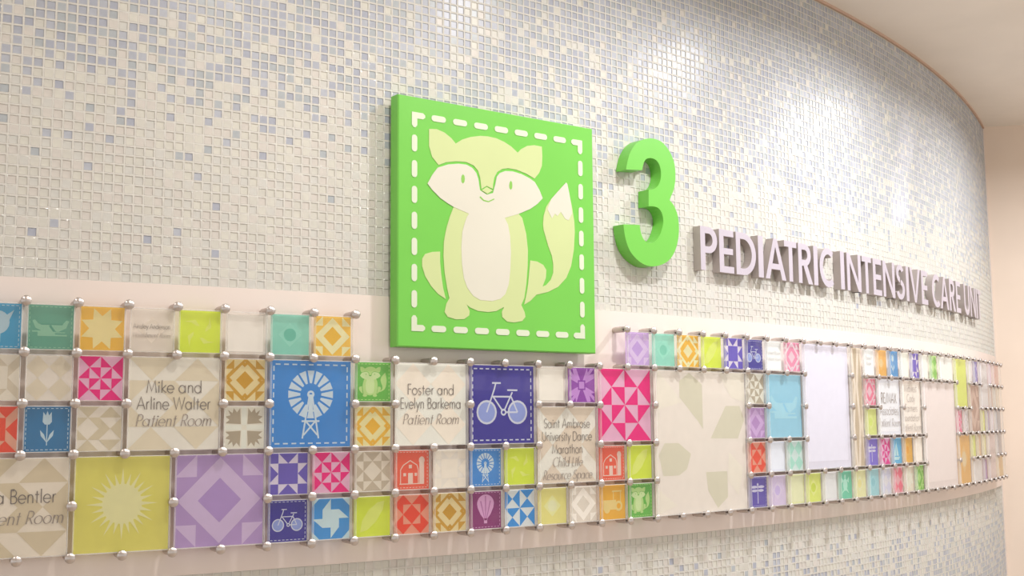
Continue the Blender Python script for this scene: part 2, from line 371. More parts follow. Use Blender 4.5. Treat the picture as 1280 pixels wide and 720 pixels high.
Q_MOSAIC = ['da.c', 'b##a', 'd##b', 'c.ba']
Q_SPARK = ['dacb', 'bcad', 'cbda', 'adbc']
Q_EMBER = ['dbdb', 'adbc', 'dacb', 'acac']
Q_ZIG = ['acdb', 'cabd', 'bdca', 'dbac']
def P_rect(x0, x1, z0, z1): return [(x0, z0), (x1, z0), (x1, z1), (x0, z1)]
def P_circ(cx, cz, rx, rz=None, n=20):
    rz = rz or rx; return [(cx+rx*math.cos(2*PI*i/n), cz+rz*math.sin(2*PI*i/n)) for i in range(n)]
def P_line(x0, z0, x1, z1, w_):
    d = math.hypot(x1-x0, z1-z0); nx, nz = -(z1-z0)/d*w_/2, (x1-x0)/d*w_/2
    return [(x0+nx, z0+nz), (x0-nx, z0-nz), (x1-nx, z1-nz), (x1+nx, z1+nz)]
def P_dia(r, cx=0, cz=0, rz=None): rz = rz or r; return [(cx-r, cz), (cx, cz-rz), (cx+r, cz), (cx, cz+rz)]
FOX = {
'forehead': [(-0.357,0.378),(-0.321,0.382),(-0.285,0.374),(-0.251,0.355),(-0.229,0.335),(-0.198,0.356),(-0.158,0.372),(-0.108,0.384),(-0.068,0.387),(-0.027,0.385),(0.014,0.375),(0.05,0.36),(0.084,0.338),(0.103,0.356),(0.135,0.374),(0.172,0.382),(0.213,0.381),(0.215,0.341),(0.212,0.297),(0.197,0.264),(0.172,0.237),(0.128,0.253),(0.076,0.264),(0.034,0.265),(0.003,0.258),(-0.023,0.242),(-0.038,0.217),(-0.044,0.189),(-0.046,0.168),(-0.077,0.177),(-0.103,0.161),(-0.109,0.207),(-0.119,0.235),(-0.141,0.255),(-0.178,0.265),(-0.227,0.262),(-0.276,0.252),(-0.312,0.236),(-0.342,0.265),(-0.357,0.308)],
'mask': [(-0.316,0.225),(-0.266,0.244),(-0.217,0.253),(-0.178,0.254),(-0.149,0.244),(-0.129,0.225),(-0.119,0.201),(-0.111,0.155),(-0.077,0.14),(-0.045,0.151),(-0.041,0.165),(-0.033,0.19),(-0.026,0.221),(-0.01,0.239),(0.018,0.251),(0.055,0.254),(0.102,0.248),(0.144,0.235),(0.172,0.222),(0.197,0.19),(0.214,0.156),(0.185,0.128),(0.147,0.103),(0.084,0.075),(0.011,0.051),(-0.159,0.05),(-0.237,0.071),(-0.266,0.083),(-0.304,0.102),(-0.342,0.131),(-0.364,0.154),(-0.342,0.192)],
'belly': [(-0.164,0.054),(-0.176,0.038),(-0.186,0.014),(-0.199,-0.026),(-0.204,-0.092),(-0.201,-0.157),(-0.192,-0.214),(-0.175,-0.253),(-0.146,-0.284),(-0.112,-0.299),(-0.052,-0.3),(-0.012,-0.289),(0.014,-0.267),(0.032,-0.224),(0.04,-0.165),(0.044,-0.089),(0.04,-0.022),(0.03,0.025),(0.011,0.055)],
'body': [(-0.239,0.074),(-0.257,0.034),(-0.272,-0.009),(-0.279,-0.035),(-0.287,-0.075),(-0.289,-0.131),(-0.284,-0.196),(-0.272,-0.259),(-0.261,-0.3),(-0.276,-0.324),(-0.284,-0.356),(-0.269,-0.375),(-0.229,-0.383),(-0.19,-0.38),(-0.166,-0.364),(-0.164,-0.346),(-0.179,-0.32),(-0.161,-0.332),(-0.122,-0.344),(-0.072,-0.346),(-0.032,-0.34),(0.008,-0.321),(-0.004,-0.342),(-0.002,-0.363),(0.023,-0.381),(0.059,-0.383),(0.1,-0.375),(0.117,-0.357),(0.113,-0.337),(0.096,-0.308),(0.112,-0.278),(0.123,-0.218),(0.131,-0.142),(0.133,-0.073),(0.125,-0.006),(0.105,0.06),(0.086,0.076)],
'hip': [(-0.305,-0.115),(-0.342,-0.119),(-0.375,-0.13),(-0.389,-0.151),(-0.389,-0.179),(-0.375,-0.218),(-0.347,-0.256),(-0.314,-0.286),(-0.278,-0.304),(-0.291,-0.26),(-0.3,-0.205),(-0.305,-0.157)],
'tail': [(0.343,0.239),(0.3,0.197),(0.261,0.158),(0.233,0.12),(0.219,0.08),(0.215,0.045),(0.218,0.02),(0.224,0.003),(0.242,-0.048),(0.261,-0.089),(0.268,-0.123),(0.267,-0.162),(0.253,-0.193),(0.229,-0.216),(0.209,-0.224),(0.227,-0.186),(0.23,-0.152),(0.214,-0.131),(0.182,-0.119),(0.145,-0.117),(0.14,-0.158),(0.133,-0.218),(0.122,-0.269),(0.111,-0.306),(0.143,-0.289),(0.175,-0.261),(0.239,-0.245),(0.293,-0.22),(0.338,-0.179),(0.366,-0.125),(0.382,-0.054),(0.389,0.026),(0.387,0.07),(0.376,0.131),(0.361,0.191),(0.35,0.234)],
'tip': [(0.343,0.239),(0.3,0.197),(0.261,0.158),(0.239,0.112),(0.263,0.074),(0.28,0.096),(0.293,0.087),(0.312,0.107),(0.337,0.078),(0.355,0.074),(0.374,0.106),(0.371,0.139),(0.361,0.191),(0.35,0.234)],
'nose': [(-0.102,0.156),(-0.077,0.172),(-0.048,0.161),(-0.074,0.144)],
'smile': [(-0.114,0.125),(-0.095,0.112),(-0.069,0.109),(-0.039,0.124),(-0.041,0.128),(-0.069,0.114),(-0.092,0.117),(-0.109,0.13)],
'eyeL': [(-0.204,0.192),(-0.202,0.204),(-0.195,0.212),(-0.188,0.206),(-0.186,0.194),(-0.188,0.181),(-0.195,0.173),(-0.202,0.179)],
'eyeR': [(0.037,0.192),(0.04,0.205),(0.046,0.213),(0.052,0.207),(0.054,0.194),(0.052,0.181),(0.045,0.174),(0.039,0.18)]}
# every picture returns a list of layers: (ink index, polygon); index 0 ground, 1 light, 2 mid
def stitch(n=9, inset=.455, wd_=.016, k=1):
    out = []
    for i in range(n):
        t = -inset+(i+.5)*2*inset/n; L = inset/n*.58
        for s in (-1, 1):
            out.append((k, P_rect(t-L, t+L, s*inset-wd_/2, s*inset+wd_/2))); out.append((k, P_rect(s*inset-wd_/2, s*inset+wd_/2, t-L, t+L)))
    return out
def pic_bike():
    o = []
    for cx in (-.24, .24):
        o += [(1, P_circ(cx, -.10, .155)), (2, P_circ(cx, -.10, .128))]
    S = .022
    for a in ((-.24, -.10, -.12, .20), (-.12, .20, -.10, .27), (-.155, .275, -.02, .275), (-.15, .10, .14, .10), (-.14, .10, .02, -.10), (.02, -.10, .16, .16), (.24, -.10, .14, .10), (.08, .185, .24, .185), (.02, -.10, .24, -.10)): o.append((1, P_line(*a, S)))
    o += [(1, P_circ(.02, -.10, .045, n=12)), (0, P_circ(.02, -.10, .022, n=10))]
    return o
def pic_windmill():
    o = []; cz = .11
    for i in range(16):
        a = 2*PI*i/16; p = []
        for r, d in ((.13, -.10), (.13, .10), (.28, .155), (.28, -.155)):
            p.append((r*math.cos(a+d), cz+r*math.sin(a+d)))
        o.append((1, p))
    o += [(1, P_circ(0, cz, .045)), (0, P_circ(0, cz, .02, n=10))]
    for a in ((-.015, cz, -.10, -.40), (.015, cz, .10, -.40), (-.06, -.2, .085, -.36), (.06, -.2, -.085, -.36), (-.11, -.20, .11, -.20), (-.05, -.08, .05, -.08)): o.append((1, P_line(*a, .02)))
    o.append((1, [(-.03, -.08), (.03, -.08), (.012, cz), (-.012, cz)]))
    return o
def pic_barn():
    o = []; S = .024
    pts = [(-.33, -.36), (-.33, .0), (-.25, .12), (-.05, .24), (.15, .12), (.19, 0), (.19, -.36)]
    for i in range(len(pts)-1): o.append((1, P_line(*pts[i], *pts[i+1], S)))
    o.append((1, P_line(-.36, -.36, .36, -.36, S)))
    o += [(1, P_rect(.22, .36, -.35, .22)), (1, P_circ(.29, .24, .085, .10)), (1, P_rect(-.11, .03, -.35, -.08)), (1, P_rect(-.25, -.17, -.16, -.08)), (1, P_rect(.08, .15, -.16, -.08)), (1, P_rect(-.09, .0, .04, .13))]
    return o
def pic_balloon():
    o = []
    p = [(.27*math.cos(math.radians(a)), .16+.25*math.sin(math.radians(a))) for a in range(0, 181, 12)]
    p += [(-.25, .06), (-.16, -.12), (-.07, -.22), (.07, -.22), (.16, -.12), (.25, .06)]
    o.append((1, p))
    for k in (-.13, 0, .13): o.append((2, [(k*1.2-.02, .37-abs(k)), (k*1.2+.02, .37-abs(k)), (k*.3+.012, -.21), (k*.3-.012, -.21)]))
    o.append((1, P_rect(-.05, .05, -.36, -.28))); o.append((1, P_line(-.06, -.22, -.045, -.28, .012))); o.append((1, P_line(.06, -.22, .045, -.28, .012)))
    return o
def pic_tulip():
    return [(1, [(-.10, .16), (-.09, .38), (-.035, .30), (0, .40), (.035, .30), (.09, .38), (.10, .16), (.05, .10), (-.05, .10)]), (1, P_line(0, .10, 0, -.36, .02)),
            (1, [(0, -.30), (-.13, -.15), (-.15, -.02), (-.06, -.12)]), (1, [(0, -.30), (.13, -.15), (.15, -.02), (.06, -.12)])]
def pic_bird():
    return [(1, P_circ(0, .08, .25, .26)), (1, [(.12, .2), (.34, .36), (.22, .08)]), (1, [(-.26, .32), (-.05, .36), (-.1, .2)]), (1, P_line(-.04, -.15, -.04, -.36, .025)), (1, P_line(.05, -.15, .05, -.36, .025))]
def pic_canoe():
    return [(1, [(-.40, .14), (-.33, -.02), (-.16, -.10), (.18, -.10), (.34, -.02), (.40, .14), (.34, .16), (.26, .07), (-.26, .07), (-.35, .17)]), (2, P_rect(-.22, .26, .05, .075)), (2, P_line(-.02, .04, .1, -.12, .05)),
            (1, P_rect(-.4, -.1, -.11, -.08)), (1, P_rect(-.28, .36, -.2, -.165)), (1, P_rect(.05, .32, -.13, -.11)), (1, P_rect(-.28, .1, -.17, -.1))]
def pic_sun():
    o = [(1, P_circ(0, 0, .21, n=28))]
    for i in range(24):
        a = 2*PI*i/24; r = .38 if i % 2 == 0 else .33
        o.append((1, [(.2*math.cos(a-.1), .2*math.sin(a-.1)), (.2*math.cos(a+.1), .2*math.sin(a+.1)), (r*math.cos(a), r*math.sin(a))]))
    return o
def pic_dragonfly():
    return [(1, P_circ(0, .24, .05, .05, 10)), (1, P_rect(-.02, .02, -.38, .24)), (1, P_circ(-.19, .16, .18, .045, 14)), (1, P_circ(.19, .16, .18, .045, 14)), (1, P_circ(-.17, .04, .16, .045, 14)), (1, P_circ(.17, .04, .16, .045, 14))]
def pic_turtle():
    return [(1, P_circ(0, 0, .17, .22)), (1, P_circ(0, .29, .06, .08, 12)), (1, [(-.12, .14), (-.30, .30), (-.26, .06)]), (1, [(.12, .14), (.30, .30), (.26, .06)]), (1, [(-.12, -.14), (-.28, -.32), (-.04, -.2)]), (1, [(.12, -.14), (.28, -.32), (.04, -.2)])]
def pic_tractor():
    return [(1, P_rect(-.36, .14, -.22, .06)), (1, P_circ(-.22, -.2, .12)), (1, P_circ(.24, -.12, .15)), (0, P_circ(.24, -.12, .08)), (1, P_rect(.02, .05, .05, .32)), (1, P_rect(.30, .33, -.05, .32)), (1, P_rect(-.02, .36, .29, .33))]
def pic_leaf():
    return [(1, [(-.33, -.38), (-.28, -.10), (-.1, .16), (.14, .34), (.34, .38), (.30, .16), (.10, -.14), (-.14, -.34)])]
def pic_sail():
    return [(1, [(-.02, .38), (.22, -.2), (-.02, -.2)]), (1, [(-.06, .3), (-.06, -.2), (-.26, -.2)]), (1, [(-.32, -.24), (.32, -.24), (.2, -.36), (-.2, -.36)])]
def pic_fox(): return [(1, FOX[k]) for k in ('tail', 'body', 'hip', 'forehead')]+[(2, FOX['mask']), (2, FOX['belly']), (0, FOX['eyeL']), (0, FOX['eyeR']), (0, FOX['nose'])]
def pic_hst(rows): return [(1, p) for p in hst(rows)]
def pic_diamond(corner=True):
    o = []
    if corner:
        for sx in (-1, 1):
            for sz in (-1, 1):
                o.append((1, [(sx*.5, sz*.26), (sx*.26, sz*.26), (sx*.26, sz*.5)] if sx*sz > 0 else [(sx*.5, sz*.26), (sx*.26, sz*.5), (sx*.26, sz*.26)]))
    o += [(1, P_dia(.47)), (0, P_dia(.245))]
    return o
def pic_knot():
    o = [(1, P_dia(.44)), (0, P_dia(.22))]
    for k in range(4):
        c, s = round(math.cos(k*PI/2)), round(math.sin(k*PI/2)); R_ = lambda p: [(x*c-z*s, x*s+z*c) for x, z in p]
        o += [(1, R_([(-.5, .5), (-.5, .27), (-.27, .5)])), (1, R_([(-.27, .5), (-.27, .27), (-.02, .5)])), (1, R_([(-.5, .27), (-.5, .05), (-.3, .27)])), (0, R_([(-.12, .42), (.10, .42), (-.01, .31)]))]
    return o
def pic_pinwheel():
    o = []
    for k in range(4):
        c, s = round(math.cos(k*PI/2)), round(math.sin(k*PI/2)); R_ = lambda p: [(x*c-z*s, x*s+z*c) for x, z in p]
        o += [(1, R_([(0, 0), (0, .48), (-.22, .22), (-.22, 0)])), (1, R_([(-.5, .5), (-.5, .30), (-.30, .5)]))]
    return o
def pic_swirl():
    o = []
    for k in range(8):
        a = k*PI/4; p = [(.14*math.cos(a), .14*math.sin(a)), (.30*math.cos(a+.35), .30*math.sin(a+.35)), (.44*math.cos(a+1.0), .44*math.sin(a+1.0)), (.30*math.cos(a+.75), .30*math.sin(a+.75)), (.16*math.cos(a+.5), .16*math.sin(a+.5))]
        if k % 2 == 0: o.append((1, p))
    return o
def pic_star8():
    o = []
    for i in range(8):
        a = PI/4*i+PI/8; q = lambda r, t: (r*math.cos(t), r*math.sin(t))
        o.append((1, [(0, 0), q(.29, a-PI/8), q(.50, a), q(.29, a+PI/8)] if True else None))
    return o
def pic_paw():
    o = [(1, P_rect(-.5, -.06, -.06, .06)), (1, P_rect(.06, .5, -.06, .06)), (1, P_rect(-.06, .06, .06, .5)), (1, P_rect(-.06, .06, -.5, -.06))]
    base = []
    for sx in (-1, 1):
        for sz in (-1, 1):
            p = [(.08, .08), (.46, .1), (.36, .18), (.46, .26), (.34, .29), (.40, .42), (.29, .34), (.26, .46), (.18, .36), (.10, .46)]
            base.append((2, [(sx*x, sz*z) for x, z in p]))
    return o+base
def pic_arrow():
    o = []
    for k in range(4):
        c, s_ = round(math.cos(k*PI/2)), round(math.sin(k*PI/2)); R_ = lambda p: [(x*c-z*s_, x*s_+z*c) for x, z in p]
        o += [(1, R_([(.04, .12), (.12, .04), (.48, .2), (.48, .48), (.2, .48)])), (0, R_([(.30, .30), (.48, .34), (.48, .48)])), (0, R_([(.24, .36), (.34, .48), (.22, .48)]))]
    return o+[(0, P_rect(-.14, .14, -.14, .14)), (1, P_rect(-.1, .1, -.1, .1))]
def pic_geese():
    o = []
    for i in range(3):
        for j in range(3):
            x, z = -.5+j/3, .5-(i+1)/3; s = 1/3
            if (i+j) % 2 == 0: o.append((1, [(x, z), (x+s, z), (x+s/2, z+s)]))
            else: o.append((1, [(x, z+s), (x+s/2, z), (x+s, z+s)]))
    return o
def pic_quilt_big():            # pale medallion on the tall frosted sheet
    o = [(1, [(-.23, .43), (-.12, .49), (.017, .407), (.017, .087), (-.045, .153), (-.23, .313)]), (1, [(.099, .02), (.277, .255), (.438, .255), (.49, .153), (.409, .015)]),
         (1, [(-.459, -.087), (-.397, -.007), (-.252, -.007), (-.12, -.087), (-.169, -.193), (-.252, -.233), (-.417, -.233)]), (1, [(.037, -.22), (.277, -.22), (.277, -.407), (.161, -.48), (.058, -.353)])]
    o += [(2, [(-.45, .5), (-.2, .28), (-.5, .22)]), (2, [(.2, .5), (.5, .5), (.5, .28), (.34, .32)]), (2, [(-.5, -.3), (-.28, -.44), (-.5, -.5)]), (2, [(.3, -.08), (.46, -.2), (.4, -.4), (.28, -.28)])]
    return o
def pic_soft(): return [(1, P_dia(.3)), (2, P_circ(0, 0, .16))]
def pic_blank(): return [(1, P_rect(-.44, .44, -.44, .44))]
PIC = dict(bike=pic_bike, windmill=pic_windmill, barn=pic_barn, balloon=pic_balloon, tulip=pic_tulip, bird=pic_bird, canoe=pic_canoe, sun=pic_sun, dragonfly=pic_dragonfly, turtle=pic_turtle, tractor=pic_tractor, leaf=pic_leaf, sail=pic_sail, fox=pic_fox,
           diamond=pic_diamond, knot=pic_knot, pinwheel=pic_pinwheel, swirl=pic_swirl, star8=pic_star8, paw=pic_paw, geese=pic_geese, arrow=pic_arrow, big=pic_quilt_big, soft=pic_soft, blank=pic_blank,
           broken=lambda: pic_hst(Q_BROKEN), star=lambda: pic_hst(Q_STAR), hour=lambda: pic_hst(Q_HOUR), argyle=lambda: pic_hst(Q_ARGYLE), ohio=lambda: pic_hst(Q_OHIO), cross=lambda: pic_hst(Q_CROSS), mosaic=lambda: pic_hst(Q_MOSAIC), spark=lambda: pic_hst(Q_SPARK), zig=lambda: pic_hst(Q_ZIG), ember=lambda: pic_hst(Q_EMBER))

# ------------------------------------------------------------------ acrylic squares
def col_arc(c):
    t = c/45
    return 0.02426*RC+c+.26357*t*(1-t)+.13492*t*(1-t)*(1-2*t)-8.49967*t*(1-t)*(t-.33)*(t-.66)
SH_B, SH_F = -.17, -.075          # back and front of the sheets relative to the cap radius
OCC = {}; PLABEL = {}
def panel(c, r, w_, h_, pic, inks, label, st=0, texts=(), name='acrylic_square', film=None, cat='acrylic panel'):
    for i in range(w_):
        for j in range(h_): OCC[(c+i, r+j)] = (c, r, w_, h_)
    PLABEL[(c, r, w_, h_)] = 'the '+label
    a0, a1 = col_arc(c), col_arc(c+w_); ac = (a0+a1)/2; th = ac/RC; g = .047
    hw = ((a1-a0)/2-g)*U; hh = (h_/2-g)*U; zc = Z0-(r+h_/2)*U
    root = empty(name, cyl(ac, RC+SH_B, zc), th); tag(root, label, cat)
    T = (SH_F-SH_B)*U; bv = .0016
    # sheet: bevelled slab open at nothing, clear faces and pale edges
    b = B()
    ring = lambda s, y: [(-hw+s, y, -hh+s), (hw-s, y, -hh+s), (hw-s, y, hh-s), (-hw+s, y, hh-s)]
    r0, r1, r2, r3 = ring(bv, 0), ring(0, -bv), ring(0, -T+bv), ring(bv, -T)
    for A, C, m in ((r0, r1, 1), (r1, r2, 1), (r2, r3, 1)):
        for i in range(4):
            j = (i+1) % 4; b.face([A[i], A[j], C[j], C[i]], m)
    b.face(r3, 0); b.face(r0[::-1], 0)
    b.obj('acrylic_sheet', [M_ACR, M_EDGE], root)
    # print on the back of the sheet
    if film is None: mats = [pm(h) for h in inks]
    else: mats = [frost(h, film if i == 0 else min(1, film+.25)) for i, h in enumerate(inks)]
    q = B(); pw, ph = hw-.0012, hh-.0012; yb = .0022
    q.face([(x, yb, z) for x, z in P_rect(-pw, pw, -ph, ph)], 0)
    lay = (PIC[pic]() if pic else [])+(stitch(st) if st else [])
    sx, sz = 2*pw, 2*ph
    if w_ != h_ and pic not in ('big', 'blank', None): pass
    lev = {}
    for k, (mi, poly) in enumerate(lay):
        pts = [(x*sx, z*sz) for x, z in poly]
        A = sum(pts[i][0]*pts[(i+1) % len(pts)][1]-pts[(i+1) % len(pts)][0]*pts[i][1] for i in range(len(pts)))
        if A < 0: pts = pts[::-1]
        y = yb-.00012-.000022*k*(0.4 if len(lay) > 30 else 1)
        q.face([(x, y, z) for x, z in pts], mi)
    pr = q.obj('print', mats, root)
    if texts:
        tb = B()
        for (s, z, size, ital, opt) in texts:
            put_text(tb, s, opt.get('x', 0)*U, z*U, size*U, .0006, ital, m=1 if (ital or opt.get('soft')) else 0, squeeze=opt.get('sq', 1), right=opt.get('right', 0)*U if 'right' in opt else None)
        tb.obj('lettering', [M_TEXT, M_TEXT2] if c < 20 else [M_TEXT2, M_TEXT3], pr)
    return root
def tl(*a, **k): return a+(k,)
CR = ['#e2d8cc', '#d2c6b4', '#ece4da']      # cream ground, beige shapes
BG = ['#d0c4b0', '#e4dacd', '#beb09a']
MG = ['#f5aecb', '#e5187c']
OR = ['#f0b240', '#f4d9a2', '#e9a22a']
TN = ['#c8992f', '#e8d3a0', '#b98a28']
RD = ['#ee5c42', '#f9cfc2', '#e04a30']
PU = ['#6c5bb4', '#d5cbe4', '#8a7cc8']
IN = ['#3a3094', '#d3d5ee', '#93a0d8']
LM = ['#cfe03c', '#dbe678', '#c3d62a']
LI = ['#b294ca', '#d2bcdc', '#a585c0']
BL = ['#3d86d2', '#cfdcef', '#9cc0e6']
GR = ['#62b144', '#bcd88c', '#cfe0a8']
AQ = ['#84c8b6', '#98d2c2', '#74bca8']
YL = ['#dcd56a', '#e6dfae', '#d2c850']
TXT = lambda *lines: [l for l in lines]
# --- left of the fox sign, top row
panel(-1, 0, 1, 1, 'bird', ['#3a93bd', '#b9cdd6', '#8fb4c4'], 'cyan bird square at the left edge', st=9)
panel(0, 0, 1, 1, 'canoe', ['#5f9c86', '#93c0a6', '#5f9c86'], 'teal green square printed with a canoe', st=9)
panel(1, 0, 1, 1, 'star8', OR, 'orange square with a pale eight-pointed star, beside the canoe square')
panel(2, 0, 1, 1, 'soft', ['#e2d6ca', '#dacdbf', '#e2d6ca'], 'small frosted name square between orange star and lime squares', film=.6, texts=[tl('Ainsley Anderson', .03, .098, False, sq=.80), tl('Nourishment Room', -.15, .092, True, sq=.80)])
panel(3, 0, 1, 1, 'swirl', LM, 'lime square with a faint swirl in the top row left of the fox sign')
panel(4, 0, 1, 1, 'blank', ['#e4d9d0', '#e8ded6'], 'blank whitish square between lime and aqua squares, top row', film=.6)
panel(5, 0, 1, 1, 'soft', AQ, 'aqua square above the blue windmill panel')
panel(6, 0, 1, 1, 'diamond', ['#f2b743', '#f5e2b8'], 'orange diamond square just left of the fox sign')
# --- second row, left part
panel(-1, 1, 1, 1, 'ohio', BG, 'beige quilt square below the cyan bird square')
panel(0, 1, 1, 1, 'argyle', ['#e2d8cc', '#c8bba6'], 'pale beige square with soft diamonds below the canoe square', film=.75)
panel(1, 1, 1, 1, 'broken', MG, 'small magenta quilt square below the orange star square')
panel(2, 1, 2, 2, 'zig', ['#e8dfd4', '#cdc0a9'], 'large frosted name panel right of the small magenta square', film=.8, texts=[tl('Mike and', .22, .25, False, sq=.9), tl('Arline Walter', -.12, .25, False, sq=.82), tl('Patient Room', -.46, .235, True, sq=.9)])
panel(4, 1, 1, 1, 'knot', TN, 'golden brown quilt square left of the blue windmill panel')
panel(5, 1, 2, 2, 'windmill', BL, 'large blue panel with a white windmill', st=9)
panel(7, 1, 1, 1, 'fox', GR, 'small green fox square just right of the large windmill panel', st=9)
panel(8, 1, 2, 2, 'argyle', ['#ece4da', '#dfd4c6'], 'large frosted name panel directly below the fox sign', film=.85, texts=[tl('Foster and', .22, .24, False, sq=.9), tl('Evelyn Barkema', -.1, .24, False, sq=.79), tl('Patient Room', -.46, .23, True, sq=.9)])
panel(10, 1, 2, 2, 'bike', IN, 'large indigo panel with a white bicycle', st=10)
panel(12, 1, 1, 1, 'blank', ['#e6dcd2', '#e8dfd6'], 'blank whitish square right of the large bicycle panel', film=.6)
panel(13, 1, 1, 1, 'arrow', ['#8a3ba4', '#c890d6'], 'purple and mauve quilt square under the right end of the fox sign')
panel(14, 1, 2, 2, 'broken', MG, 'large magenta and pink quilt panel right below the fox sign')
# --- third row, left part
panel(-1, 2, 1, 1, 'ohio', ['#f0a58c', '#ec5138'], 'red quilt square cut off by the left edge')
panel(0, 2, 1, 1, 'tulip', ['#2f74a6', '#c6d8e6', '#9cb9cf'], 'dark blue square with a white tulip at the left', st=9)
panel(1, 2, 1, 1, 'zig', ['#e2d8ca', '#c0b298'], 'beige quilt square right of the dark blue tulip square', film=.8)
panel(4, 2, 1, 1, 'paw', ['#e6ded0', '#ece5d9', '#aea08c'], 'white square with taupe bear paw quilt block')
panel(7, 2, 1, 1, 'knot', ['#f0b23a', '#f5dda6'], 'orange and cream quilt square below the small green fox square')
panel(12, 2, 2, 2, 'ohio', ['#ebe2d8', '#cabaa8'], 'frosted five-line name panel right of the bicycle panel', film=.8, texts=[tl('Saint Ambrose', .42, .225, False, sq=.83), tl('University Dance', .1, .225, False, sq=.79), tl('Marathon', -.22, .225, False, sq=.83), tl('Child Life', -.54, .225, True, sq=.85), tl('Resource Space', -.86, .225, True, sq=.80)])
# --- fourth and fifth rows, left part
panel(-1, 3, 2, 2, 'zig', ['#e2d6c6', '#c4b499'], 'large frosted name panel cut off by the left edge', film=.85, texts=[tl('a Bentler', .08, .26, False, sq=.84, right=.70), tl('Patient Room', -.32, .245, True, sq=.93)])
panel(1, 3, 2, 2, 'sun', YL, 'large yellow panel with a pale sun')
panel(3, 3, 2, 2, 'diamond', LI, 'large lilac panel with a diamond quilt block')
panel(5, 3, 1, 1, 'star', ['#d8cfe2', '#6b5ab4'], 'purple star square above the small bicycle square at lower left')
panel(6, 3, 1, 1, 'broken', MG, 'small magenta quilt square below the blue windmill panel')
panel(7, 3, 1, 1, 'spark', ['#ded4c6', '#bdb09c'], 'taupe star quilt square left of the red barn')
panel(8, 3, 1, 1, 'barn', RD, 'red barn square right of the taupe star square', st=10)
panel(9, 3, 1, 1, 'star', ['#e6ddd3', '#dad0c3'], 'whitish square with faint star right of the red barn', film=.8)
panel(10, 3, 1, 1, 'windmill', BL, 'small blue windmill square below the indigo bicycle panel', st=9)
panel(11, 3, 1, 1, 'swirl', LM, 'lime square with swirl right of the small windmill square')
panel(14, 3, 1, 1, 'barn', RD, 'red barn square under the large magenta panel', st=10)
panel(15, 3, 1, 1, 'leaf', LM, 'lime leaf square right of the red barn, below the large magenta panel')
panel(5, 4, 1, 1, 'bike', IN, 'small indigo bicycle square in the bottom row', st=9)
panel(6, 4, 1, 1, 'pinwheel', ['#3b8fd6', '#cfe2f0'], 'blue pinwheel square in the bottom row')
panel(7, 4, 1, 1, 'leaf', LM, 'lime leaf square in the bottom row between blue pinwheel and red quilt squares')
panel(8, 4, 1, 1, 'ember', ['#f2957c', '#e9492e'], 'red quilt square between lime leaf and golden brown squares')
panel(9, 4, 1, 1, 'knot', TN, 'golden brown quilt square left of the purple balloon')
panel(10, 4, 1, 1, 'balloon', ['#86296f', '#dba6d2', '#b672ab'], 'plum square with hot-air balloon', st=9)
panel(11, 4, 1, 1, 'hour', ['#d6def0', '#3b8fd6'], 'blue and white hourglass quilt square right of the balloon')
panel(12, 4, 1, 1, 'soft', ['#e0db86', '#e6e2a8', '#e8e4be'], 'pale yellow square in the bottom row left of the tractor')
panel(13, 4, 1, 1, 'diamond', ['#dcd2c6', '#e6ddd4'], 'pale cream diamond square left of the tractor', film=.8)
panel(14, 4, 1, 1, 'tractor', ['#f5ab30', '#f7d08a'], 'orange square with a tractor', st=0)
panel(15, 4, 1, 1, 'fox', GR, 'small green fox square in the bottom row beside the tractor', st=9)
# --- right of the number 3
panel(15, 0, 1, 1, 'diamond', ['#c3a4da', '#d8c4e2'], 'small lilac diamond square below the number 3')
panel(16, 0, 1, 1, 'soft', ['#8fd3c0', '#9cd9c8', '#88cdb9'], 'mint square between lilac and orange squares, top row')
panel(17, 0, 1, 1, 'knot', ['#f6e0b4', '#f3b23e'], 'orange quilt square right of the mint square, top row')
panel(18, 0, 1, 1, 'leaf', LM, 'lime leaf square in the top row right of the fox sign')
panel(19, 0, 1, 1, 'star', ['#d8d0ea', '#6a58bc'], 'purple star square in the top row beside a bicycle square')
panel(20, 0, 1, 1, 'bike', IN, 'small indigo bicycle square in the top row', st=9)
panel(21, 0, 1, 1, 'blank', ['#ece4e2', '#eee8e6'], 'white square with two faint grey lines right of the top row bicycle', film=.85, texts=[tl('Patient Room', .04, .1, False, soft=1), tl('Patient Room', -.14, .1, True)])
panel(22, 0, 1, 1, 'knot', ['#f7ccd6', '#f08fae'], 'pink quilt square at the corner of the large white panel')
panel(16, 1, 4, 4, 'big', ['#e2d8ce', '#c6bfab', '#d9d0c3'], 'very large cream quilt panel beside large magenta panel', film=.88)
panel(20, 1, 1, 1, 'broken', ['#e8dfd2', '#b4a894'], 'beige and white triangle quilt square left of the light blue panel')
panel(20, 2, 1, 1, 'diamond', ['#b98fc6', '#cfaeda'], 'mauve diamond square left of the light blue panel')
panel(20, 3, 1, 1, 'ember', ['#f4957c', '#ee4f30'], 'bright red quilt square above the left dragonfly square')
panel(20, 4, 1, 1, 'dragonfly', ['#5746a8', '#d2cdea', '#8f84cc'], 'dark violet dragonfly square in the bottom row', st=9)
panel(21, 1, 2, 2, 'canoe', ['#96cbef', '#a9d5f2', '#96cbef'], 'light blue panel with a faint canoe')
panel(21, 3, 1, 1, 'blank', ['#d4d6e6', '#d8dae9'], 'white square below the light blue panel', film=.9)
panel(22, 3, 1, 1, 'argyle', ['#cfe9e0', '#a9d9cb'], 'mint diamond square below the light blue panel')
panel(21, 4, 1, 1, 'soft', ['#d3c3ea', '#d9ccee', '#cbb9e6'], 'pale lilac square right of the dark violet dragonfly')
panel(22, 4, 1, 1, 'blank', ['#dfe6a8', '#e8ebc0'], 'pale lime square below the mint diamond square')
panel(23, 0, 3, 4, 'blank', ['#d6d1e0', '#d9d5e4'], 'tall white panel between light blue and beige panels', film=.9)
panel(23, 4, 1, 1, 'soft', ['#d6e06a', '#dfe58c', '#cbd848'], 'lime square under the left corner of the tall white panel')
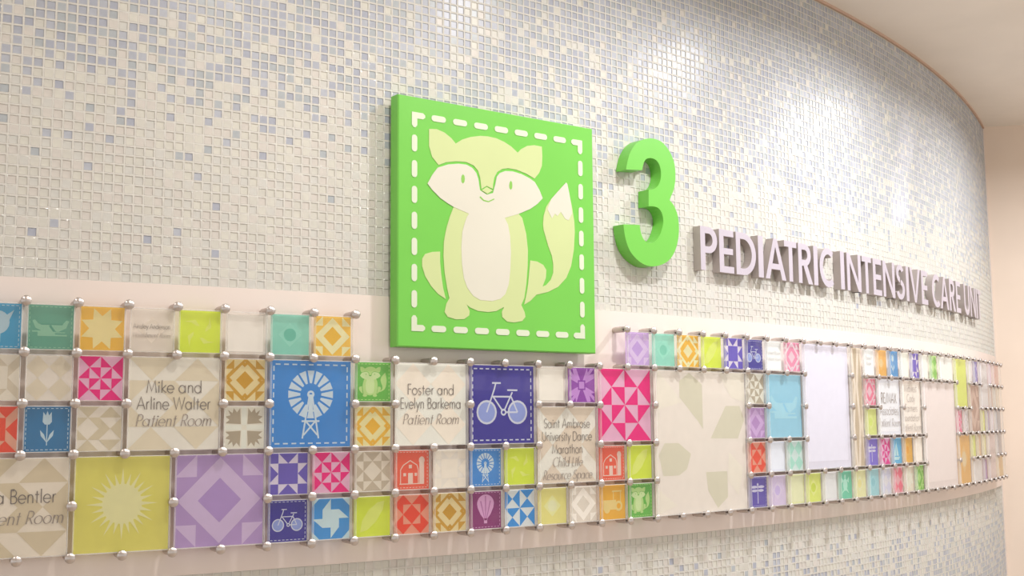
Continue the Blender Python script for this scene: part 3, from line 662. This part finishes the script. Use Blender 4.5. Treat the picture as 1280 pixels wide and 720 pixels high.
panel(24, 4, 1, 1, 'blank', ['#e6def0', '#eae4f2'], 'lilac white square left of the turtle')
panel(25, 4, 1, 1, 'turtle', ['#66c4a4', '#b6e2d2', '#66c4a4'], 'teal square with a turtle')
panel(26, 0, 1, 4, 'geese', ['#e2d4c4', '#b8a68f'], 'narrow tall beige panel beside tall white panel', film=.9)
panel(26, 4, 1, 1, 'soft', ['#ece2b0', '#f0e8c4', '#e8dca0'], 'cream yellow square right of the turtle')
panel(27, 0, 1, 1, 'blank', ['#eee4e4', '#f0e8e8'], 'white text square left of the orange square in the far top row', film=.9, texts=[tl('Patient', .08, .12, False, soft=1), tl('Room', -.1, .12, True)])
panel(28, 0, 1, 1, 'soft', ['#f2ae58', '#f5bd78', '#f6cfa0'], 'orange square in the top row beside the blue tulip')
panel(29, 0, 1, 1, 'tulip', ['#4a93cc', '#d2e4f4', '#a8cae6'], 'small blue tulip square in the far top row')
panel(30, 0, 1, 1, 'blank', ['#eee2d6', '#f0e6dc'], 'cream square between blue tulip and purple star squares', film=.9)
panel(31, 0, 1, 1, 'star', ['#dcd4ee', '#6c5cc0'], 'narrow-looking purple star square in the far top row')
panel(32, 0, 1, 1, 'blank', ['#eee2d8', '#f0e6de'], 'cream square between purple star and green squares', film=.9)
panel(33, 0, 1, 1, 'argyle', ['#b6dd8c', '#86c45a'], 'green quilt square in the far top row')
panel(34, 0, 2, 1, 'blank', ['#eee4dc', '#f0e8e2'], 'cream blank panel between green and tall lime panels', film=.9)
panel(27, 1, 1, 1, 'knot', ['#f7c6d0', '#ee7f9a'], 'pink quilt square above the pale lime square')
panel(27, 2, 1, 1, 'soft', ['#d9e48c', '#dfe89c', '#d4e080'], 'pale lime square above the right dragonfly')
panel(27, 3, 1, 1, 'dragonfly', ['#7a6cd0', '#d8d4f2', '#a8a0e0'], 'bright violet dragonfly square')
panel(27, 4, 1, 1, 'soft', ['#9ccfd8', '#a8d6de', '#92c8d2'], 'light turquoise square below the bright violet dragonfly')
panel(28, 1, 2, 2, 'blank', ['#dcdcec', '#e0e0f0'], 'bluish white name panel with three grey lines', film=.9, texts=[tl('RE/MAX', .14, .34, False, sq=.85), tl('Associates', -.26, .3, False, soft=1, sq=.85), tl('Patient Room', -.66, .26, True, sq=.95)])
panel(30, 1, 2, 2, 'blank', ['#e4d6cc', '#e8dcd4'], 'beige name panel with five faint lines', film=.9, texts=[tl('Midwest', .55, .26, False, soft=1), tl('Cody', .2, .26, False, soft=1), tl('Farmers', -.15, .26, False, soft=1), tl('Foundation', -.48, .24, False, soft=1), tl('Patient Room', -.82, .24, True)])
panel(28, 3, 1, 1, 'broken', ['#f6b0d2', '#d92a90'], 'small magenta quilt square right of the bright violet dragonfly')
panel(29, 3, 1, 1, 'sail', ['#4fb0dc', '#c4e4f2', '#8ccbe8'], 'sky blue square with a sailboat')
panel(30, 3, 1, 1, 'soft', ['#f2ad45', '#f4b85c', '#f0a436'], 'orange square right of the sailboat')
panel(31, 3, 1, 1, 'blank', ['#e6d8cc', '#e8dcd2'], 'beige square above the green square in the bottom row', film=.9)
panel(28, 4, 1, 1, 'argyle', ['#dcdcec', '#d0d0e4'], 'lavender white square right of the turquoise square')
panel(29, 4, 1, 1, 'argyle', ['#f6a8b4', '#ee6f88'], 'coral pink quilt square in the bottom row')
panel(30, 4, 1, 1, 'star8', ['#e6d8c8', '#ece2d6'], 'beige square left of the green square in the bottom row')
panel(31, 4, 1, 1, 'knot', ['#b2da84', '#74b848'], 'green quilt square ending the bottom row before the wide pink-white panel')
panel(32, 1, 4, 4, 'blank', ['#ddd0ce', '#e0d4d2'], 'very large pinkish white panel near the right end', film=.92)
panel(36, 0, 2, 2, 'blank', ['#d8e060', '#dae368'], 'large lime panel near the right end')
panel(38, 0, 1, 1, 'blank', ['#e8e0ea', '#ebe4ed'], 'whitish square right of the large lime panel')
panel(39, 0, 1, 1, 'star', ['#a8a0d8', '#6a5cb8'], 'violet square near the right end of the top row')
panel(40, 0, 2, 2, 'blank', ['#e8dce2', '#ebe0e6'], 'pale text panel near the right end of the top row', texts=[tl('Patient Room', .1, .24, False, soft=1), tl('Patient Room', -.3, .24, True)])
panel(42, 0, 1, 1, 'soft', ['#d8b8d8', '#dcc0dc', '#d0acd0'], 'pale mauve square near the right end of the top row')
panel(43, 0, 2, 1, 'soft', ['#f0b4ac', '#f2bfb6', '#ecaaa2'], 'salmon panel at the right end of the top row')
panel(38, 1, 2, 2, 'diamond', ['#b08878', '#d2b4a6'], 'brown diamond panel near the right end')
panel(42, 1, 1, 1, 'soft', ['#b89080', '#c09a8c', '#ac8474'], 'brown square at the right end')
panel(43, 1, 1, 1, 'soft', ['#c4c0b0', '#cac6b8', '#bcb8a8'], 'grey square at the right end of the second row')
panel(44, 1, 1, 1, 'soft', ['#f0c48c', '#f2cc9a', '#ecbc80'], 'pale orange square at the right end of the second row')
panel(36, 2, 1, 1, 'broken', ['#f6b4c8', '#e25a8c'], 'pink quilt square below the large lime panel')
panel(37, 2, 1, 1, 'broken', ['#e4dce0', '#c0b8bc'], 'grey and white quilt square below the large lime panel')
panel(40, 2, 1, 1, 'soft', ['#dce06c', '#e0e47c', '#d6da5c'], 'lime square right of the brown diamond panel')
panel(41, 2, 1, 1, 'soft', ['#a894b8', '#b09cc0', '#9c88ac'], 'dusty purple square right end, third row')
panel(42, 2, 1, 1, 'blank', ['#dcd2dc', '#e0d6e0'], 'greyish white square right end, third row')
panel(43, 2, 2, 1, 'soft', ['#9aa0b0', '#a4aab8', '#9096a6'], 'slate grey panel right end, third row')
panel(36, 3, 2, 2, 'soft', ['#f0ae50', '#f3bd74', '#f5d2a8'], 'large orange panel near the right end')
panel(38, 3, 1, 1, 'soft', ['#d8e070', '#dce480', '#d2da60'], 'lime square right of the large orange panel')
panel(39, 3, 1, 1, 'soft', ['#d8b890', '#dcc09c', '#d0ae84'], 'tan square right end, fourth row')
panel(40, 3, 1, 1, 'soft', ['#e6dc9c', '#eae2a8', '#e0d68e'], 'pale yellow square right end, fourth row')
panel(41, 3, 2, 2, 'blank', ['#e0cccc', '#e4d2d2'], 'pinkish text panel near the right end, bottom rows', texts=[tl('Patient Room', .1, .24, False, soft=1), tl('Patient Room', -.3, .24, True)])
panel(43, 3, 2, 1, 'soft', ['#b0acb4', '#b8b4bc', '#a6a2aa'], 'grey panel right end, fourth row')
panel(38, 4, 2, 1, 'blank', ['#e2dcdc', '#e6e0e0'], 'white panel right of the large orange panel, bottom row')
panel(40, 4, 1, 1, 'soft', ['#9a6aa8', '#a276b0', '#905e9e'], 'purple square right end, bottom row')
panel(43, 4, 2, 1, 'soft', ['#f2bc6c', '#f4c680', '#eeb25c'], 'orange panel at the right end of the bottom row')

# ------------------------------------------------------------------ standoffs
def lathe(name, prof, m, n=14, smooth=True):
    """prof: (radius, y) from the wall outwards (y decreasing)"""
    v = []; f = []
    for r_, y in prof: v += [(r_*math.cos(2*PI*i/n), y, r_*math.sin(2*PI*i/n)) for i in range(n)]
    for k in range(len(prof)-1):
        for i in range(n):
            j = (i+1) % n; f.append((k*n+i, k*n+j, (k+1)*n+j, (k+1)*n+i))
    sm = [True]*len(f)
    f.append(tuple(range(n))[::-1]); f.append(tuple(range((len(prof)-1)*n, len(prof)*n))); sm += [False, False]
    me = bpy.data.meshes.new(name); me.from_pydata(v, [], f); me.materials.append(m); me.polygons.foreach_set('use_smooth', sm); me.update(); me.set_sharp_from_angle(angle=.7)
    return me
y_w = 0.0455*U                      # board face
L_B = (0.6+SH_B)*U                  # to the sheet back
L_F = (0.6+SH_F)*U
ME_BAR = lathe('barrel', [(.0072, -y_w+.001), (.0072, -.010), (.0080, -.0105), (.0080, -L_B+.0022), (.0074, -L_B+.0003)], M_STEEL)
ME_ROD = lathe('rod', [(.0032, -L_B-.0005), (.0032, -L_F+.0005)], M_ROD, 10)
ME_CAP = lathe('cap', [(.0090, -L_F-.0002), (.0102, -L_F-.0012), (.0102, -L_F-.0046), (.0096, -L_F-.0054), (.0045, -L_F-.0076), (.0010, -L_F-.0090)], M_STEELC, 18)
ROWNAME = ['along the top edge of the acrylic squares', 'on the joint below the first row of squares', 'on the joint below the second row of squares', 'on the joint below the third row of squares', 'on the joint below the fourth row of squares', 'along the bottom edge of the acrylic squares']
ORD = ['first', 'second', 'third']
USED = set()
def standoff_label(c, line):
    best = []
    for q in {OCC.get((c-1, line-1)), OCC.get((c, line-1)), OCC.get((c-1, line)), OCC.get((c, line))}:
        if q is None: continue
        pc, pr_, w_, h_ = q; hx = 'left' if c == pc else 'right' if c == pc+w_ else None; vz = 'upper' if line == pr_ else 'lower' if line == pr_+h_ else None
        if hx and vz: rel = 'steel standoff at %s %s corner of ' % (vz, hx)
        elif hx: rel = 'steel standoff halfway down %s edge of ' % hx if h_ == 2 else 'steel standoff, %s down the %s edge of ' % (ORD[line-pr_-1], hx)
        elif vz: rel = 'steel standoff midway along %s edge of ' % vz if w_ == 2 else 'steel standoff, %s along %s edge of ' % (ORD[c-pc-1], vz)
        else: continue
        t = rel+PLABEL[q]
        if len(t.split()) > 16: t = rel.replace(' at ', ', ').replace(' corner of ', ' of ').replace(' halfway down ', ', ').replace(' midway along ', ', ').replace(' edge of ', ' edge of ')+PLABEL[q][4:]
        if len(t.split()) <= 16 and t not in USED: best.append((len(t.split()), t))
    if not best: return None
    t = min(best)[1]; USED.add(t); return t
for line in range(6):
    for c in range(-1, 46):
        qs = [OCC.get((c-1, line-1)), OCC.get((c, line-1)), OCC.get((c-1, line)), OCC.get((c, line))]
        if all(q is None for q in qs): continue
        if all(q is not None and q == qs[0] for q in qs): continue
        ar = col_arc(c); root = empty('standoff', cyl(ar, RW, Z0-line*U), ar/RC)
        side = ''
        if line == 0: side = ', left of the fox sign' if c < 10 else ', right of the fox sign'
        tag(root, standoff_label(c, line) or 'brushed steel standoff '+ROWNAME[line]+side, 'standoff', 'standoffs '+ROWNAME[line]+side)
        link('barrel', ME_BAR, root); link('rod', ME_ROD, root); link('cap', ME_CAP, root)

# ------------------------------------------------------------------ fox sign
SS = 5.944*U; SA = 12.964-.039; SZ = Z0+2.2865*U
sign = empty('fox_sign', cyl(SA, RW, SZ), SA/RC); tag(sign, 'square green sign with a pale seated fox and dashed border', 'sign')
yF, yB_ = -.45*U, -.12*U
b = B(); h = SS/2; bv = .0025
ring = lambda s, y: [(-h+s, y, -h+s), (h-s, y, -h+s), (h-s, y, h-s), (-h+s, y, h-s)]
r0, r2, r3 = ring(0, yB_), ring(0, yF+bv), ring(bv, yF)
for A, C in ((r0, r2), (r2, r3)):
    for i in range(4):
        j = (i+1) % 4; b.face([A[i], A[j], C[j], C[i]])
b.face(r3); b.face(r0[::-1]); b.obj('sign_board', M_GREEN, sign)
b = B()
for sx in (-1, 1):
    for sz in (-1, 1): b.box(sx*.2-.02, sx*.2+.02, -.001, yB_+.0005, .05+sz*.18-.02, .05+sz*.18+.02)
b.obj('mounting_block', M_ROD, sign)
def inlay(name, poly, m, lift, parent, thick=.0008):
    q = B(); q.prism([(x*SS, z*SS) for x, z in poly], yF+.0002, yF-lift, 0, back=False); return q.obj(name, m, parent)
inlay('tail', FOX['tail'], M_FOXA, .0010, sign); inlay('hip', FOX['hip'], M_FOXA, .0010, sign)
inlay('body', FOX['body'], M_FOXA, .0011, sign); inlay('head', FOX['forehead'], M_FOXA, .0011, sign)
inlay('tail_tip', FOX['tip'], M_FOXB, .0015, sign); inlay('belly', FOX['belly'], M_FOXB, .00158, sign); inlay('face', FOX['mask'], M_FOXB, .0016, sign)
inlay('nose', FOX['nose'], M_FOXA, .0019, sign)
inlay('mouth', FOX['smile'], M_FOXG, .0019, sign); inlay('eye', FOX['eyeL'], M_FOXG, .0019, sign); inlay('eye', FOX['eyeR'], M_FOXG, .0019, sign)
def stadium(cx, cz, L, W, vert):
    p = []
    for s, a0 in ((1, -90), (-1, 90)):
        for i in range(7):
            a = math.radians(a0+180*i/6); p.append((s*(L-W)+W*math.cos(a), W*math.sin(a)))
    if vert: p = [(-z, x) for x, z in p]
    return [(cx+x, cz+z) for x, z in p]
IN_ = .425; st_me = {}
for vert in (0, 1):
    q = B(); q.prism([(x*SS, z*SS) for x, z in stadium(0, 0, .0345, .0125, vert)], yF+.0002, yF-.0012, 0, back=False)
    me = bpy.data.meshes.new('stitch'); me.from_pydata(q.v, [], q.f); me.materials.append(M_STITCH); st_me[vert] = me
for k in range(7):
    t = -IN_+.01+(k+1)*(2*IN_-.02)/8
    for s in (-1, 1):
        o = link('stitch', st_me[0], sign); o.location = (t*SS, 0, s*IN_*SS)
        o = link('stitch', st_me[1], sign); o.location = (s*IN_*SS, 0, t*SS)
for sx in (-1, 1):
    for sz in (-1, 1):
        o_, W, L = IN_+.0125, .025, .062
        p = [(o_, o_), (o_-L+.010, o_), (o_-L, o_-.008), (o_-L, o_-W+.008), (o_-L+.010, o_-W), (o_-W, o_-W), (o_-W, o_-L+.010), (o_-W+.008, o_-L), (o_-.008, o_-L), (o_, o_-L+.010)]
        inlay('corner_stitch', [(sx*x, sz*z) for x, z in p], M_STITCH, .0012, sign)

# ------------------------------------------------------------------ number 3
T3 = [(-0.954, 0.772), (-0.923, 0.918), (-0.826, 1.19), (-0.638, 1.463), (-0.405, 1.641), (-0.125, 1.748), (0.156, 1.79), (0.484, 1.74), (0.764, 1.547), (0.948, 1.272), (1.006, 1.012), (0.996, 0.71), (0.919, 0.434), (0.817, 0.256), (0.746, 0.128), (0.905, 0.001), (1.042, -0.216), (1.1, -0.476), (1.089, -0.808), (0.98, -1.181), (0.759, -1.496), (0.469, -1.683), (0.093, -1.79), (-0.275, -1.787), (-0.633, -1.644), (-0.896, -1.412), (-1.047, -1.078), (-1.1, -0.747), (-0.471, -0.702), (-0.448, -0.86), (-0.363, -1.045), (-0.238, -1.142), (-0.073, -1.166), (0.114, -1.097), (0.306, -0.916), (0.437, -0.642), (0.47, -0.475), (0.42, -0.284), (0.283, -0.154), (0.069, -0.126), (-0.107, -0.146), (-0.093, 0.325), (0.084, 0.359), (0.255, 0.452), (0.373, 0.618), (0.418, 0.835), (0.368, 1.06), (0.231, 1.193), (0.017, 1.223), (-0.17, 1.164), (-0.266, 1.04), (-0.336, 0.835)]
SHARP = {0, 14, 27, 28, 40, 41, 51}
def catmull(P, sharp, k=4):
    n = len(P); out = []
    for i in range(n):
        p1, p2 = P[i], P[(i+1) % n]; p0 = P[i-1] if i not in sharp else p1; p3 = P[(i+2) % n] if (i+1) % n not in sharp else p2
        if i in sharp and (i+1) % n in sharp: out.append(p1); continue
        for j in range(k):
            t = j/k; out.append(tuple(.5*((2*p1[a])+(-p0[a]+p2[a])*t+(2*p0[a]-5*p1[a]+4*p2[a]-p3[a])*t*t+(-p0[a]+3*p1[a]-3*p2[a]+p3[a])*t**3) for a in (0, 1)))
    return out
q = B(); q.prism([(x*U, z*U) for x, z in catmull(T3, SHARP)], -.0004, -.40*U)
three = q.obj('number_three', M_GREEN); three.location = cyl(18.17, RW, Z0+3.5807*U); three.rotation_euler = (0, 0, 18.17/RC)
tag(three, 'thick green number 3 standing off the mosaic wall', 'number')

# ------------------------------------------------------------------ raised letters: heavy strokes, width wd and height 1.275 modules
HL = 1.275; SW = .21
def heavy(ch, W):
    """list of (x,z) polygons in modules, x from 0 to W, z from 0 to HL; arcs as quads"""
    S = SW; H = HL; o = []
    def ring(cx, cz, rx, rz, a0, a1, n=14, sx=S, sz=S):
        for i in range(n):
            t0, t1 = [math.radians(a0+(a1-a0)*k/n) for k in (i, i+1)]
            e = lambda r_, s_, t: (cx+r_*math.cos(t), cz+s_*math.sin(t))
            o.append([e(rx, rz, t0), e(rx, rz, t1), e(rx-sx, rz-sz, t1), e(rx-sx, rz-sz, t0)])
    R_ = lambda x0, x1, z0, z1: o.append([(x0, z0), (x1, z0), (x1, z1), (x0, z1)])
    if ch == 'I': R_(0, W, 0, H)
    elif ch == 'E':
        R_(0, S, 0, H); R_(S, W, 0, S*.92); R_(S, W, H-S*.92, H); R_(S, W*.95, H*.5-S*.43, H*.5+S*.43)
    elif ch == 'T': R_(W/2-S/2, W/2+S/2, 0, H-S*.92); R_(0, W, H-S*.92, H)
    elif ch == 'P':
        R_(0, S, 0, H); c = H*.70; R_(S, W*.5, H-S*.92, H); R_(S, W*.5, 2*c-H, 2*c-H+S*.92); ring(W*.5, c, W*.5, H-c, -90, 90, sz=S*.92)
    elif ch == 'R':
        R_(0, S, 0, H); c = H*.72; R_(S, W*.46, H-S*.92, H); R_(S, W*.46, 2*c-H, 2*c-H+S*.92); ring(W*.46, c, W*.44, H-c, -90, 90, sz=S*.92)
        o.append([(W-S*1.25, 0), (W, 0), (W*.55+S*.35, 2*c-H+.02), (W*.55-S*.8, 2*c-H+.02)])
    elif ch == 'D': R_(0, S, 0, H); R_(S, W*.36, H-S*.92, H); R_(S, W*.36, 0, S*.92); ring(W*.36, H/2, W*.64, H/2, -90, 90, 20, sz=S*.92)
    elif ch == 'C': ring(W*.62, H/2, W*.62, H/2+.01, 52, 308, 24)
    elif ch == 'U': R_(0, S, W*.5, H); R_(W-S, W, W*.5, H); ring(W/2, W*.5, W/2, W*.5, 180, 360, 16)
    elif ch == 'A':
        k = W/2/H
        o.append([(0, 0), (S*1.08, 0), (W/2+S*.1, H-S*.9), (W/2, H), (W/2-S*.42, H)]); o.append([(W-S*1.08, 0), (W, 0), (W/2+S*.42, H), (W/2, H), (W/2-S*.1, H-S*.9)])
        o.append([(W/2-S*.42, H), (W/2, H-S*1.3), (W/2+S*.42, H)])
        R_(W*.26, W*.74, H*.24, H*.24+S*.85)
    elif ch == 'V':
        o.append([(0, H), (W/2-S*.42, 0), (W/2, 0), (W/2+S*.1, S*.9), (S*1.08, H)]); o.append([(W, H), (W-S*1.08, H), (W/2-S*.1, S*.9), (W/2, 0), (W/2+S*.42, 0)])
    elif ch == 'N': R_(0, S, 0, H); R_(W-S, W, 0, H); o.append([(0, H), (W-S, 0), (W, 0), (S, H)])
    elif ch == 'S': ring(W*.5, H*.74, W*.44, H*.26, 25, 262, 14, sz=S*.9); ring(W*.5, H*.285, W*.5, H*.285, 84, -160, 16, sz=S*.9)
    return o
LET = [('P', 20.36, 21.12), ('E', 21.22, 21.90), ('D', 22.02, 23.01), ('I', 23.14, 23.40), ('A', 23.50, 24.62), ('T', 24.56, 25.26), ('R', 25.36, 26.20), ('I', 26.29, 26.54), ('C', 26.66, 27.56),
       ('I', 28.05, 28.31), ('N', 28.50, 29.52), ('T', 29.62, 30.34), ('E', 30.48, 31.16), ('N', 31.30, 32.32), ('S', 32.44, 33.24), ('I', 33.40, 33.66), ('V', 33.76, 34.86), ('E', 34.98, 35.66),
       ('C', 36.18, 37.10), ('A', 37.20, 38.30), ('R', 38.44, 39.28), ('E', 39.42, 40.10), ('U', 40.72, 41.66), ('N', 41.84, 42.84), ('I', 43.00, 43.26), ('T', 43.34, 44.06)]
WORDS = ['PEDIATRIC']*9+['INTENSIVE']*9+['CARE']*4+['UNIT']*4
POSN = ['first', 'second', 'third', 'fourth', 'fifth', 'sixth', 'seventh', 'eighth', 'ninth']
k0 = {}
for (ch, a0, a1), word in zip(LET, WORDS):
    i = k0.get(word, 0); k0[word] = i+1
    W = a1-a0; q = B()
    for j, poly in enumerate(heavy(ch, W)):
        q.prism([((x-W/2)*U, (z-HL/2)*U) for x, z in poly], -.0004, -.27*U-.00002*(j % 5))
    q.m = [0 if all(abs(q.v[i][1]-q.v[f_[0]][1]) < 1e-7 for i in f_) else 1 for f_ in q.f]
    o = q.obj('raised_letter', [M_LETTER, M_RETURN_SHADED]); ac = (a0+a1)/2
    o.location = cyl(ac, RW, Z0+(1.875+HL/2)*U); o.rotation_euler = (0, 0, ac/RC)
    tag(o, 'lavender metal letter %s, %s letter of the word %s' % (ch, POSN[i], word), 'letter', 'raised letters of the ward name')
